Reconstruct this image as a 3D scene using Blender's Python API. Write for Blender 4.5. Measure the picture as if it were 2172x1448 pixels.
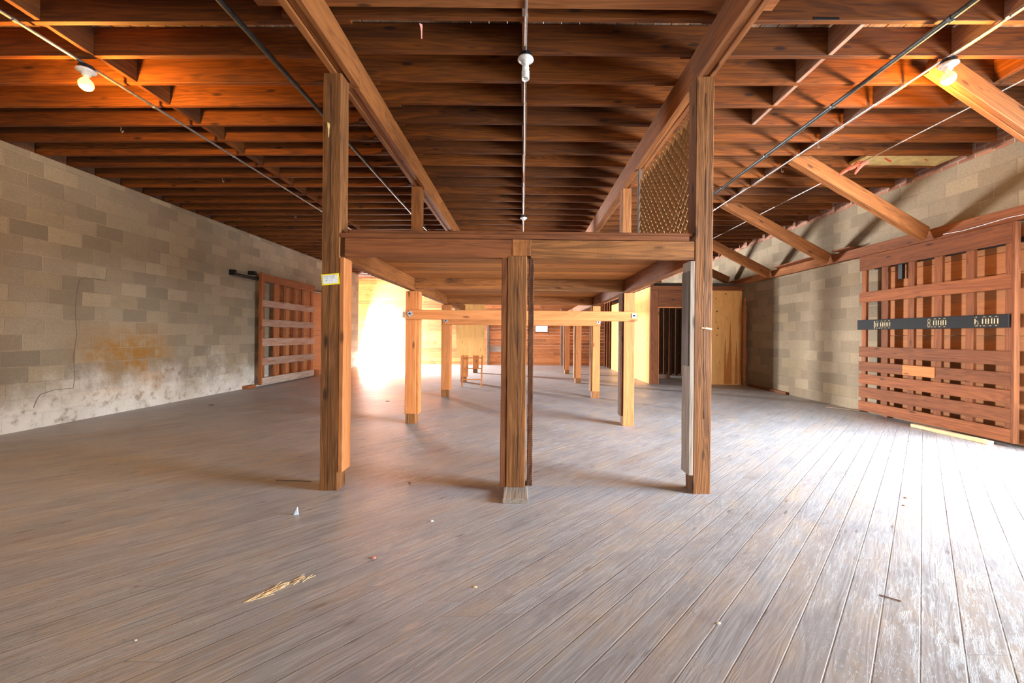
import bpy, math, random
from mathutils import Vector
random.seed(11)
S = bpy.context.scene
for o in list(bpy.data.objects): bpy.data.objects.remove(o)
C = bpy.context.scene.collection

# ------------------------------------------------------------------ camera
F = 850.0; W = 2172.0; H = 1448.0; PX, PY = 1108.0, 712.0; ROLL = math.radians(0.55)
cam_d = bpy.data.cameras.new('camera'); cam = bpy.data.objects.new('camera', cam_d); C.objects.link(cam)
cam.location = (0, 0, 1.25)
cam.rotation_mode = 'XYZ'
cam.rotation_euler = (math.radians(90), -ROLL, 0)     # looks along +Y
cam_d.sensor_width = 36; cam_d.sensor_fit = 'HORIZONTAL'
cam_d.lens = F / W * 36
cam_d.shift_x = (W/2 - PX) / W
cam_d.shift_y = -(H/2 - PY) / W
cam_d.clip_start = .05; cam_d.clip_end = 200
S.camera = cam

# ------------------------------------------------------------------ world, daylight, exposure
S.view_settings.view_transform = 'Standard'; S.view_settings.look = 'None'
S.view_settings.gamma = 1; S.view_settings.use_curve_mapping = False
S.view_settings.exposure = 0.0
w = bpy.data.worlds.new('daylight'); S.world = w; w.use_nodes = True
w.node_tree.nodes['Background'].inputs[0].default_value = (.93, .97, 1, 1)
w.node_tree.nodes['Background'].inputs[1].default_value = 1.6

def area(name, loc, aim, sx, sy, power, col, spread=180):
    d = bpy.data.lights.new(name, 'AREA'); d.shape = 'RECTANGLE'; d.size = sx; d.size_y = sy
    d.energy = power; d.color = col; d.spread = math.radians(spread)
    o = bpy.data.objects.new(name, d); C.objects.link(o); o.location = loc
    o.rotation_euler = (Vector(aim) - Vector(loc)).to_track_quat('-Z', 'Y').to_euler()
    return o
# daylight entering: the big doorway in the right wall just beside the camera and the doorway
# in the far left corner; the two lamps behind the camera are added fill
area('daylight_right_doorway', (6.45, 2.1, 1.6), (.8, 7.0, 0), 3.0, 1.8, 1200, (.80, .90, 1), 120)
area('fill_behind_left', (-3.4, -3.5, 1.2), (-3.8, 5, 1.1), 4.4, 2.0, 40, (1, .92, .82))
area('fill_behind_right', (2.6, -3.5, 1.2), (1.0, 5, 1.1), 4.4, 2.0, 110, (1, .92, .82))
area('daylight_far_doorway', (-7.35, 16.6, 1.3), (-3.2, 12.6, .3), 1.0, 2.2, 6500, (.95, .97, 1))

# ------------------------------------------------------------------ materials
class NT:
    def __init__(s, name):
        s.m = bpy.data.materials.new(name); s.m.use_nodes = True
        s.t = s.m.node_tree; s.b = s.t.nodes['Principled BSDF']
    def new(s, k, **kw):
        n = s.t.nodes.new(k)
        for a, v in kw.items(): setattr(n, a, v)
        return n
    def put(s, sock, v):
        if isinstance(v, bpy.types.NodeSocket): s.t.links.new(v, sock)
        elif isinstance(v, (tuple, list)) and len(v) == 3 and sock.type == 'RGBA': sock.default_value = (*v, 1)
        else: sock.default_value = v
    def math(s, op, a, b=0.0, c=0.0, clamp=False):
        n = s.new('ShaderNodeMath', operation=op, use_clamp=clamp)
        s.put(n.inputs[0], a); s.put(n.inputs[1], b); s.put(n.inputs[2], c); return n.outputs[0]
    def vmath(s, op, a, b=(0, 0, 0)):
        n = s.new('ShaderNodeVectorMath', operation=op); s.put(n.inputs[0], a); s.put(n.inputs[1], b); return n.outputs[0]
    def xyz(s, a=0.0, b=0.0, c=0.0):
        n = s.new('ShaderNodeCombineXYZ'); s.put(n.inputs[0], a); s.put(n.inputs[1], b); s.put(n.inputs[2], c); return n.outputs[0]
    def sep(s, v):
        n = s.new('ShaderNodeSeparateXYZ'); s.put(n.inputs[0], v); return n.outputs
    def noise(s, v, scale=1.0, detail=4.0, rough=.55, dist=0.0):
        n = s.new('ShaderNodeTexNoise'); s.put(n.inputs['Vector'], v); n.inputs['Scale'].default_value = scale
        n.inputs['Detail'].default_value = detail; n.inputs['Roughness'].default_value = rough; n.inputs['Distortion'].default_value = dist
        return n.outputs[0]
    def white(s, v):
        n = s.new('ShaderNodeTexWhiteNoise', noise_dimensions='3D'); s.put(n.inputs['Vector'], v); return n.outputs[0]
    def vor(s, v, scale=1.0):
        n = s.new('ShaderNodeTexVoronoi'); s.put(n.inputs['Vector'], v); n.inputs['Scale'].default_value = scale; return n.outputs['Distance']
    def mix(s, f, a, b, bt='MIX'):
        n = s.new('ShaderNodeMix', data_type='RGBA', blend_type=bt); s.put(n.inputs[0], f); s.put(n.inputs[6], a); s.put(n.inputs[7], b); return n.outputs[2]
    def map(s, v, a, b, c=0.0, d=1.0, smooth=False):
        n = s.new('ShaderNodeMapRange'); n.interpolation_type = 'SMOOTHSTEP' if smooth else 'LINEAR'
        s.put(n.inputs[0], v)
        for i, x in zip((1, 2, 3, 4), (a, b, c, d)): s.put(n.inputs[i], x)
        return n.outputs[0]
    def attr(s, name, out=1):
        n = s.new('ShaderNodeAttribute'); n.attribute_name = name; return n.outputs[out]
    def pos(s):
        return s.new('ShaderNodeNewGeometry').outputs['Position']
    def bump(s, h, strength=.3, dist=.01):
        n = s.new('ShaderNodeBump'); n.inputs['Strength'].default_value = strength; n.inputs['Distance'].default_value = dist
        s.put(n.inputs['Height'], h); s.t.links.new(n.outputs[0], s.b.inputs['Normal'])
    def fin(s, col, rough=.7, metal=0.0, spec=.3):
        s.put(s.b.inputs['Base Color'], col); s.put(s.b.inputs['Roughness'], rough); s.put(s.b.inputs['Metallic'], metal)
        s.b.inputs['Specular IOR Level'].default_value = spec
        return s.m

def lin(r, g, b):
    f = lambda c: (c/255/12.92) if c/255 <= .04045 else ((c/255+.055)/1.055)**2.4
    return (f(r), f(g), f(b))

def wood(name, light, dark, stain=(.02, .015, .012), stain_amt=.25, saw=.0, vary=.35, rough=.75, knots=1.0, bump=.25, grey=0.0):
    n = NT(name); g = n.attr('gr'); r = n.attr('rnd', 2)
    fib = n.noise(n.vmath('MULTIPLY', g, (1.6, 60, 60)), 1, 5, .65)
    broad = n.noise(n.vmath('MULTIPLY', g, (.7, 9, 9)), 1, 3, .5, .6)
    ring = n.math('SINE', n.math('MULTIPLY', broad, 55.0)); ring = n.map(ring, -1, 1)
    f = n.math('ADD', n.math('MULTIPLY', fib, .55), n.math('MULTIPLY', ring, .16)); f = n.math('ADD', f, n.math('MULTIPLY', broad, .4))
    f = n.map(f, .32, .82)
    col = n.mix(f, dark, light)
    kn = n.vor(n.vmath('MULTIPLY', g, (2.1, 7, 7)), 1)
    kmask = n.map(kn, .05, .16, .8*knots, 0, True)
    col = n.mix(kmask, col, tuple(c*.25 for c in dark))
    st = n.noise(n.vmath('MULTIPLY', g, (1.0, 3.5, 3.5)), 1.3, 6, .7)
    col = n.mix(n.math('MULTIPLY', n.map(st, .52, .75, 0, 1, True), stain_amt), col, stain)
    if grey > 0:
        gm = n.noise(n.vmath('MULTIPLY', g, (1.4, 12, 12)), 1.7, 5, .7)
        col = n.mix(n.math('MULTIPLY', n.map(gm, .4, .7), grey), col, (.33, .29, .26))
    k = n.map(r, 0, 1, 1-vary, 1+vary*.6)
    col = n.mix(1.0, col, n.xyz(k, k, k), 'MULTIPLY')
    h = n.math('ADD', fib, n.math('MULTIPLY', ring, .3))
    if saw > 0:
        sw = n.sep(g)[0]; sw = n.math('SINE', n.math('MULTIPLY', n.math('ADD', sw, n.math('MULTIPLY', n.noise(g, 3), .06)), 420.0))
        h = n.math('ADD', h, n.math('MULTIPLY', sw, saw))
    n.bump(h, bump, .006)
    return n.fin(col, rough)

def plain(name, col, rough=.6, metal=0.0, var=.25, scale=30):
    n = NT(name); ns = n.noise(n.pos(), scale, 4, .6)
    k = n.map(ns, .3, .7, 1-var, 1+var)
    return n.fin(n.mix(1.0, col, n.xyz(k, k, k), 'MULTIPLY'), rough, metal)

M = {}
M['joist'] = wood('joist_fir', lin(126, 66, 8), lin(60, 27, 3), stain=(.03, .014, .008), stain_amt=.3, vary=.35)
M['girder'] = wood('girder_fir', lin(158, 96, 46), lin(102, 57, 24), vary=.2)
M['post'] = wood('post_fir', lin(158, 100, 50), lin(86, 50, 21), stain=(.02, .014, .012), stain_amt=.5, saw=.03, vary=.2, bump=.5)
M['pine'] = wood('fresh_pine', lin(204, 132, 76), lin(168, 96, 46), stain_amt=.05, vary=.22)
M['deckwood'] = wood('platform_boards', lin(214, 144, 74), lin(160, 92, 40), stain_amt=.15, vary=.35)
M['redwood'] = wood('door_fir', lin(150, 88, 46), lin(98, 52, 26), stain_amt=.12, vary=.28)
M['doorback'] = wood('doorway_boards', lin(168, 108, 62), lin(146, 88, 46), stain_amt=.06, vary=.12, knots=.4)
M['darkwood'] = wood('dark_rough_fir', lin(118, 72, 42), lin(58, 32, 18), stain_amt=.6, saw=.6, vary=.2, bump=.6)
M['grey'] = wood('grey_weathered', lin(176, 160, 144), lin(118, 100, 86), stain_amt=.3, vary=.25)
M['worn'] = wood('worn_board', lin(166, 124, 98), lin(112, 74, 50), stain_amt=.3, grey=.7, vary=.2)
M['char'] = wood('charred_beam', lin(190, 118, 60), lin(120, 70, 32), stain=(.008, .007, .006), stain_amt=1.0, vary=.1)
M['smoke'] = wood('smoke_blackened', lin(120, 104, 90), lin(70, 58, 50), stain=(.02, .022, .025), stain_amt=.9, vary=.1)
M['ply'] = wood('plywood', lin(224, 168, 98), lin(196, 134, 66), stain_amt=.08, vary=.15, knots=.5, bump=.1)
M['plyred'] = wood('plywood_red', lin(232, 178, 108), lin(210, 148, 82), stain=(.4, .18, .06), stain_amt=.3, vary=.1, knots=.4, bump=.1)
M['worn_drip'] = plain('drip_stained_plywood', lin(180, 112, 54), .75, 0, .12)
M['farwall'] = wood('far_wall_boards', lin(206, 136, 82), lin(150, 84, 46), stain=(.18, .15, .11), stain_amt=.25, vary=.4)
M['pale'] = wood('pale_new_wood', lin(238, 212, 170), lin(214, 178, 126), stain_amt=.05, vary=.1, knots=.2)
M['roof'] = wood('roof_boards', lin(150, 108, 72), lin(90, 56, 32), stain_amt=.4, grey=.4, vary=.4)
M['steel'] = plain('conduit_steel', (.30, .29, .27), .4, .8)
M['dark_steel'] = plain('dark_pipe', (.075, .085, .085), .45, .5)
M['bright_steel'] = plain('zinc_wire', (.55, .52, .48), .35, .8)
M['black'] = plain('black_iron', (.012, .012, .013), .5, .3)
M['zinc'] = plain('zinc_plate', (.42, .43, .44), .4, .6)
M['porcelain'] = plain('porcelain', (.62, .59, .54), .35, 0, .12)
M['tube'] = plain('white_tube', (.8, .78, .72), .35, 0, .05)
M['yellow'] = plain('yellow_card', (.85, .66, .02), .6, 0, .06)
M['paper'] = plain('white_paper', (.78, .77, .74), .7, 0, .05)
M['ink'] = plain('black_ink', (.03, .03, .05), .7)
M['kraft'] = plain('kraft_paper', lin(170, 140, 84), .8, 0, .25, 12)
M['redprint'] = plain('red_print', lin(170, 50, 30), .8)
M['pink'] = plain('pink_insulation', lin(224, 140, 124), .95, 0, .35, 40)
M['mesh'] = plain('expanded_steel', lin(186, 150, 108), .5, .1, .3, 40)
M['rust'] = plain('rusty_foam', lin(140, 86, 50), .95, 0, .6, 60)
M['shard'] = plain('blue_shard', lin(190, 205, 215), .3)
M['chip'] = plain('pale_chips', lin(225, 215, 200), .8)
M['straw'] = plain('splinter_wood', lin(236, 200, 150), .8)
M['stencil'] = plain('cream_stencil', lin(190, 172, 136), .7, 0, .25, 60)
n = NT('black_paint'); g = n.attr('gr'); fb = n.noise(n.vmath('MULTIPLY', g, (2, 60, 60)), 1, 5, .7)
n.bump(fb, .5, .004); M['blackpaint'] = n.fin(n.mix(fb, (.003, .003, .0035), (.012, .012, .013)), .75)
def glow(name, col, st):
    n = NT(name); n.b.inputs['Emission Color'].default_value = (*col, 1); n.b.inputs['Emission Strength'].default_value = st
    return n.fin(col, .4)
M['bulb'] = glow('glowing_bulb', (1, .62, .16), 2.6)

# floor: diagonal weathered boards
n = NT('floor_boards'); p = n.sep(n.pos())
u = n.math('MULTIPLY', n.math('ADD', p[0], p[1]), .70711); v = n.math('MULTIPLY', n.math('SUBTRACT', p[1], p[0]), .70711)
BW = .126
vr = n.math('DIVIDE', v, BW); row = n.math('FLOOR', vr); fv = n.math('FRACT', vr)
off = n.math('MULTIPLY', n.white(n.xyz(row, 3.1, 0.0)), 7.0)
ur = n.math('DIVIDE', n.math('ADD', n.math('ADD', u, n.math('MULTIPLY', fv, BW)), off), 3.4); colI = n.math('FLOOR', ur); fu = n.math('FRACT', ur)
idn = n.xyz(row, colI, 1.7); rb = n.white(idn); rb2 = n.white(n.xyz(colI, row, 9.2))
ev = n.math('MULTIPLY', n.math('MINIMUM', fv, n.math('SUBTRACT', 1.0, fv)), BW)
eu = n.math('MULTIPLY', n.math('MINIMUM', fu, n.math('SUBTRACT', 1.0, fu)), 3.4)
wig = n.math('MULTIPLY', n.noise(n.xyz(u, v, 0.0), 14, 3), .0022)
gapn = n.map(n.noise(n.xyz(u, v, 0.0), 1.3, 5, .7), .35, .62, .25, 1)
gap = n.math('MULTIPLY', n.map(n.math('SUBTRACT', n.math('MINIMUM', ev, n.math('MULTIPLY', eu, 1.6)), wig), 0, .0028, 1, 0, True), gapn)
gx = n.math('ADD', u, n.math('MULTIPLY', rb, 31.0)); gy = n.math('ADD', v, n.math('MULTIPLY', rb2, 17.0))
gv = n.xyz(gx, gy, rb)
fib = n.noise(n.vmath('MULTIPLY', gv, (2.2, 75, 1)), 1, 6, .7)
bro = n.noise(n.vmath('MULTIPLY', gv, (.8, 8, 1)), 1, 3, .5, .9)
ring = n.map(n.math('SINE', n.math('MULTIPLY', bro, 70.0)), -1, 1)
peel = n.noise(n.vmath('MULTIPLY', gv, (5, 26, 1)), 1, 8, .78)
peelm = n.map(peel, .5, .66, 0, 1, True)
patch = n.noise(n.xyz(u, v, 0.0), .55, 5, .6)
pm = n.map(patch, .42, .62, 0, 1, True)
base = n.mix(n.map(fib, .3, .75), lin(132, 132, 134), lin(174, 175, 180))
base = n.mix(n.math('MULTIPLY', ring, .22), base, lin(124, 104, 88))
base = n.mix(n.math('MULTIPLY', n.map(rb, .8, 1.0), .22), base, lin(150, 124, 104))
base = n.mix(n.math('MULTIPLY', n.map(rb2, .5, 1.0), .22), base, lin(120, 116, 116))
base = n.mix(n.math('MULTIPLY', n.math('MULTIPLY', peelm, pm), .35), base, lin(192, 182, 170))
dirt = n.noise(n.vmath('MULTIPLY', n.xyz(u, v, 0.0), (1.2, 4, 1)), 1.5, 7, .75)
base = n.mix(n.math('MULTIPLY', n.map(dirt, .52, .72, 0, 1, True), .42), base, lin(104, 86, 74))
kn = n.vor(n.vmath('MULTIPLY', gv, (2.2, 9, 1)), 1)
base = n.mix(n.map(kn, .04, .13, .75, 0, True), base, lin(92, 82, 80))
bl1 = n.noise(n.vmath('MULTIPLY', n.xyz(u, v, 0.0), (1, 2, 1)), 2.2, 6, .7)
base = n.mix(n.map(bl1, .45, .7, 0, .4, True), base, lin(178, 158, 134))
base = n.mix(n.map(bl1, .5, .28, 0, .4, True), base, lin(112, 114, 120))
scf = n.noise(n.vmath('MULTIPLY', n.xyz(u, v, 0.0), (1, 1.8, 1)), 34, 6, .75)
scm = n.math('MULTIPLY', n.map(scf, .56, .66, 0, 1, True), n.map(n.noise(n.xyz(v, u, 3.0), 1.9, 4, .6), .42, .6))
base = n.mix(n.math('MULTIPLY', scm, .45), base, lin(92, 76, 64))
base = n.mix(n.math('MULTIPLY', gap, .6), base, lin(70, 50, 36))
h = n.math('ADD', n.math('MULTIPLY', fib, .22), n.math('MULTIPLY', ring, .12))
h = n.math('SUBTRACT', h, n.math('MULTIPLY', scm, .6))
h = n.math('ADD', h, n.math('MULTIPLY', n.math('MULTIPLY', peelm, pm), -.9))
h = n.math('ADD', h, n.math('MULTIPLY', rb, .5))
h = n.math('SUBTRACT', h, n.math('MULTIPLY', gap, 1.5))
n.bump(h, .5, .006)
M['floor'] = n.fin(base, n.map(patch, .3, .7, .34, .56), 0, .55)

# block walls
def blocks(name, left):
    n = NT(name); p = n.sep(n.pos()); bh, bl = .2032, .4064
    U, V = p[1], p[2]
    wob = n.math('MULTIPLY', n.math('SUBTRACT', n.noise(n.pos(), 2.3, 3), .5), .018)
    vr = n.math('DIVIDE', n.math('ADD', V, n.math('ADD', wob, .01)), bh); row = n.math('FLOOR', vr); fv = n.math('FRACT', vr)
    sh = n.math('MULTIPLY', n.math('MODULO', n.math('ADD', row, 40.0), 2.0), .5)
    jit = n.math('MULTIPLY', n.white(n.xyz(row, 5.5, 0.0)), .22)
    ur = n.math('ADD', n.math('ADD', n.math('DIVIDE', n.math('ADD', U, wob), bl), sh), jit); colI = n.math('FLOOR', ur); fu = n.math('FRACT', ur)
    ev = n.math('MULTIPLY', n.math('MINIMUM', fv, n.math('SUBTRACT', 1.0, fv)), bh)
    eu = n.math('MULTIPLY', n.math('MINIMUM', fu, n.math('SUBTRACT', 1.0, fu)), bl)
    e = n.math('MINIMUM', ev, eu)
    rough = n.math('MULTIPLY', n.noise(n.pos(), 26, 4), .006)
    mort = n.map(n.math('SUBTRACT', e, rough), .0005, .005, 1, 0, True)
    rb = n.white(n.xyz(row, colI, 4.4)); rc = n.white(n.xyz(colI, row, 8.8))
    sp = n.noise(n.pos(), 95, 3, .8); bl2 = n.noise(n.pos(), 5, 5, .65)
    col = n.mix(rb, lin(128, 113, 92), lin(158, 141, 116))
    col = n.mix(n.math('MULTIPLY', n.map(rc, .7, 1.0), .35), col, lin(112, 100, 84))
    col = n.mix(n.math('MULTIPLY', n.map(rc, .0, .14, 1, 0), .22), col, lin(196, 172, 128))
    col = n.mix(n.map(sp, .35, .65, .5, 0), col, lin(84, 74, 62))
    col = n.mix(n.map(bl2, .5, .75, 0, .35), col, lin(112, 98, 82))
    mc = n.mix(n.noise(n.pos(), 2.0, 3), lin(92, 78, 62), lin(170, 150, 126))
    col = n.mix(n.math('MULTIPLY', mort, .85), col, mc)
    if left:
        zz = n.math('ADD', n.math('MULTIPLY', V, 1.0), n.math('MULTIPLY', n.math('SUBTRACT', n.noise(n.pos(), 1.7, 5, .7), .5), 1.6))
        eff = n.math('MULTIPLY', n.map(zz, .85, -.1, 0, 1, True), n.map(n.noise(n.pos(), 6.5, 6, .7), .26, .5, 0, 1, True))
        rx = n.math('MULTIPLY', n.map(U, 5.4, 6.0), n.map(U, 7.3, 6.8)); rz = n.math('MULTIPLY', n.map(V, .1, .35), n.map(V, 1.5, 1.0))
        rust = n.math('MULTIPLY', n.math('MULTIPLY', rx, rz), n.map(rb, .2, .4, 0, 1))
        rust = n.math('MULTIPLY', rust, n.map(n.noise(n.pos(), 9, 6, .75), .28, .58, .15, .95))
        col = n.mix(n.math('MULTIPLY', rust, n.math('SUBTRACT', 1.0, n.math('MULTIPLY', mort, .7))), col, lin(136, 92, 34))
        col = n.mix(n.math('MULTIPLY', eff, .62), col, lin(232, 224, 212))
        top = 9.0
    else:
        brk_r = n.math('FLOOR', n.math('DIVIDE', V, .067)); bf = n.math('FRACT', n.math('DIVIDE', V, .067))
        bu = n.math('ADD', n.math('DIVIDE', U, .21), n.math('MULTIPLY', n.math('MODULO', brk_r, 2.0), .5)); bfu = n.math('FRACT', bu)
        bm = n.math('MAXIMUM', n.math('LESS_THAN', bf, .2), n.math('LESS_THAN', bfu, .07))
        br = n.mix(n.white(n.xyz(brk_r, n.math('FLOOR', bu), 2.0)), lin(132, 84, 64), lin(166, 116, 92))
        br = n.mix(bm, br, lin(160, 140, 122))
        m = n.math('GREATER_THAN', n.math('ADD', V, n.math('MULTIPLY', n.noise(n.pos(), 12, 3), .03)), 3.655)
        col = n.mix(m, col, br)
    hh = n.math('SUBTRACT', n.math('MULTIPLY', sp, .35), mort)
    hh = n.math('ADD', hh, n.math('MULTIPLY', rb, .25))
    n.bump(hh, .55, .008)
    return n.fin(col, .9, 0, .2)
M['blockL'] = blocks('concrete_block_left', True)
M['blockR'] = blocks('concrete_block_right', False)

# ------------------------------------------------------------------ geometry helpers
def piece(a, b, w, h, up=(0, 0, 1), n=1, jit=0.0, c=.004, seed=None):
    """a box from a to b: w across (up x length), h along up; chamfered, optionally jittered along its length"""
    a, b = Vector(a), Vector(b); L = (b-a); ln = L.length; L.normalize()
    up = Vector(up); side = up.cross(L).normalized(); upn = L.cross(side).normalized()
    c = min(c, w*.3, h*.3); rr = random.Random(seed if seed is not None else random.random())
    hw, hh = w/2, h/2
    prof = [(-hw+c, -hh), (hw-c, -hh), (hw, -hh+c), (hw, hh-c), (hw-c, hh), (-hw+c, hh), (-hw, hh-c), (-hw, -hh+c)]
    off = Vector((rr.uniform(0, 60), rr.uniform(0, 60), rr.uniform(0, 60)))
    V, G, Fc = [], [], []
    for i in range(n+1):
        t = i/n; bow = (rr.gauss(0, jit*.5) if 0 < i < n else 0)
        for q, (x, y) in enumerate(prof):
            jx = rr.gauss(0, jit) if jit else 0; jy = rr.gauss(0, jit) if jit else 0
            V.append(a + L*(ln*t) + side*(x+bow*.4+jx*.5) + upn*(y+jy*.5)); G.append(Vector((ln*t, x, y)) + off)
    for i in range(n):
        for q in range(8):
            r = (q+1) % 8
            Fc.append((i*8+q, i*8+r, (i+1)*8+r, (i+1)*8+q))
    Fc.append(tuple(range(7, -1, -1))); Fc.append(tuple(n*8+q for q in range(8)))
    return V, Fc, G, rr.random()

def box(x0, x1, y0, y1, z0, z1, axis='auto', **k):
    dx, dy, dz = x1-x0, y1-y0, z1-z0; cx, cy, cz = (x0+x1)/2, (y0+y1)/2, (z0+z1)/2
    if axis == 'auto': axis = 'xyz'[[dx, dy, dz].index(max(dx, dy, dz))]
    if axis == 'x': return piece((x0, cy, cz), (x1, cy, cz), dy, dz, (0, 0, 1), **k)
    if axis == 'y': return piece((cx, y0, cz), (cx, y1, cz), dx, dz, (0, 0, 1), **k)
    return piece((cx, cy, z0), (cx, cy, z1), dx, dy, (0, 1, 0), **k)

def tube(pts, r, seg=10):
    pts = [Vector(p) for p in pts]; V, Fc, G = [], [], []; d = 0
    nrm = None
    for i, p in enumerate(pts):
        t = (pts[min(i+1, len(pts)-1)] - pts[max(i-1, 0)]).normalized()
        if nrm is None: nrm = t.orthogonal().normalized()
        nrm = (nrm - t*nrm.dot(t)).normalized(); bi = t.cross(nrm)
        if i: d += (p-pts[i-1]).length
        rad = r[i] if isinstance(r, (list, tuple)) else r
        for q in range(seg):
            an = 2*math.pi*q/seg; V.append(p + nrm*math.cos(an)*rad + bi*math.sin(an)*rad); G.append(Vector((d, an*.02, 0)))
    for i in range(len(pts)-1):
        for q in range(seg):
            s = (q+1) % seg; Fc.append((i*seg+q, i*seg+s, (i+1)*seg+s, (i+1)*seg+q))
    Fc.append(tuple(range(seg-1, -1, -1))); Fc.append(tuple((len(pts)-1)*seg+q for q in range(seg)))
    return V, Fc, G, random.random()

def lathe(c, prof, seg=20):
    return tube([(c[0], c[1], c[2]+z) for r, z in prof], [max(r, .0005) for r, z in prof], seg) if False else _lathe(c, prof, seg)
def _lathe(c, prof, seg):
    V, Fc, G = [], [], []
    for r, z in prof:
        for q in range(seg):
            an = 2*math.pi*q/seg; V.append(Vector((c[0]+math.cos(an)*r, c[1]+math.sin(an)*r, c[2]+z))); G.append(Vector((z, an*.02, 0)))
    for i in range(len(prof)-1):
        for q in range(seg):
            s = (q+1) % seg; Fc.append((i*seg+q, i*seg+s, (i+1)*seg+s, (i+1)*seg+q))
    return V, Fc, G, random.random()

def build(name, pieces, mat, parent=None, smooth=False):
    if isinstance(pieces, tuple): pieces = [pieces]
    V, Fc, G, R = [], [], [], []
    for (v, f, g, r) in pieces:
        o = len(V); V += v; G += g; R += [r]*len(v); Fc += [tuple(i+o for i in q) for q in f]
    xs = [p.x for p in V]; ys = [p.y for p in V]; zs = [p.z for p in V]
    org = Vector(((min(xs)+max(xs))/2, (min(ys)+max(ys))/2, min(zs)))
    me = bpy.data.meshes.new(name); me.from_pydata([p-org for p in V], [], Fc)
    a = me.attributes.new('gr', 'FLOAT_VECTOR', 'POINT'); a.data.foreach_set('vector', [x for p in G for x in p])
    a = me.attributes.new('rnd', 'FLOAT', 'POINT'); a.data.foreach_set('value', R)
    me.materials.append(M[mat] if isinstance(mat, str) else mat)
    if smooth: me.polygons.foreach_set('use_smooth', [True]*len(me.polygons))
    me.validate(); me.update()
    ob = bpy.data.objects.new(name, me); C.objects.link(ob)
    if parent:
        ob.parent = parent; pl = wloc(parent); ob.location = org - pl
    else: ob.location = org
    return ob
def wloc(o):
    l = Vector(o.location)
    while o.parent: o = o.parent; l += Vector(o.location)
    return l
def tag(o, label, cat, group=None, kind=None):
    o['label'] = label; o['category'] = cat
    if group: o['group'] = group
    if kind: o['kind'] = kind
    return o
def thing(name, loc, label, cat, group=None):
    o = bpy.data.objects.new(name, None); o.empty_display_size = .1; C.objects.link(o); o.location = loc
    return tag(o, label, cat, group)
def struct(name, pieces, mat):
    o = build(name, pieces, mat); o['kind'] = 'structure'; return o
def one(name, pieces, mat, label, cat, group=None, smooth=False):
    return tag(build(name, pieces, mat, None, smooth), label, cat, group)
ONES = ['', 'first', 'second', 'third', 'fourth', 'fifth', 'sixth', 'seventh', 'eighth', 'ninth', 'tenth', 'eleventh', 'twelfth',
        'thirteenth', 'fourteenth', 'fifteenth', 'sixteenth', 'seventeenth', 'eighteenth', 'nineteenth']
def ordn(k):
    if k < 20: return ONES[k]
    T = {2: 'twent', 3: 'thirt', 4: 'fort'}[k//10]
    return T+'ieth' if k % 10 == 0 else T+'y-'+ONES[k % 10]

# ------------------------------------------------------------------ the setting
XL, XR, YN, YF = -6.25, 5.92, -3.2, 17.1
def slab(x0, x1, y0, y1, z0, z1): return box(x0, x1, y0, y1, z0, z1, c=.0005)
struct('floor', [slab(-9, 8, YN-.3, YF+.3, -.12, 0)], 'floor')
struct('wall_left', [slab(XL-.2, XL, YN, 15.25, -.02, 3.525), slab(-7.7, XL-.2, 15.05, 15.25, -.02, 3.9), slab(-7.7, -7.5, 15.25, YF, 2.5, 3.9)], 'blockL')
struct('wall_right', [slab(XR, XR+.2, 4.12, YF, -.02, 4.0), slab(XR, XR+.2, YN, .8, -.02, 4.0), slab(XR, XR+.2, .8, 4.12, 2.5, 4.0)], 'blockR')
struct('wall_back', [slab(XL, XR, YN-.2, YN, 3.3, 4.0), slab(-1.0, .2, YN-.2, YN, -.02, 3.3), slab(XL, -5.8, YN-.2, YN, -.02, 3.3), slab(5.0, XR, YN-.2, YN, -.02, 3.3)], 'blockR')
struct('pocket_shade_plate', [slab(XL-.25, XL-.08, YN, 15.25, 3.526, 3.76)], 'darkwood')  # dark plate put in for the shade above the left wall top
# far wall of horizontal boards, with a slit window
wx0, wx1, wz0, wz1 = .56, 1.07, 1.43, 1.68
ps = []; z = 0.0; k = 0
while z < 3.9:
    hgt = .142; z1 = min(z+hgt, 3.95)
    segs = [(-7.6, 7.0)]
    if z1 > wz0 and z < wz1: segs = [(-7.6, wx0), (wx1, 7.0)]
    for s0, s1 in segs:
        x = s0
        while x < s1-.01:
            e = min(x+random.uniform(1.8, 4.2), s1)
            if s1-e < .6: e = s1
            ps.append(box(x+.001, e-.001, YF+random.uniform(0, .006), YF+.05, z+.001, z1-.002, 'x', c=.003)); x = e
    z = z1
struct('wall_far', ps, 'farwall')
win = struct('window_1', [box(wx0-.04, wx1+.04, YF-.02, YF+.06, wz0-.05, wz0), box(wx0-.04, wx1+.04, YF-.02, YF+.06, wz1, wz1+.04),
                          box(wx0-.04, wx0, YF-.02, YF+.06, wz0, wz1), box(wx1, wx1+.04, YF-.02, YF+.06, wz0, wz1)], 'redwood')
n = NT('window_glass'); n.b.inputs['Transmission Weight'].default_value = 1; n.b.inputs['IOR'].default_value = 1.05
M['glass'] = n.fin((.98, .99, 1), .02)
build('pane', [box(wx0, wx1, YF+.03, YF+.035, wz0, wz1)], 'glass', win)

# roof deck boards run along the length, on three slopes
def jz(x):
    if x < -1.45: return 3.585 - (-1.45-x)*.0125
    if x > 1.42: return 3.595 + (x-1.42)*.010
    return 3.585
ps = []; x = XL-1.4
while x < XR+.1:
    zt = jz(x+.07)+.24
    ps.append(box(x+.002, x+.148, YN, YF+.1, zt, zt+.025, 'y', n=1)); x += .15
struct('ceiling', ps, 'roof')

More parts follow.
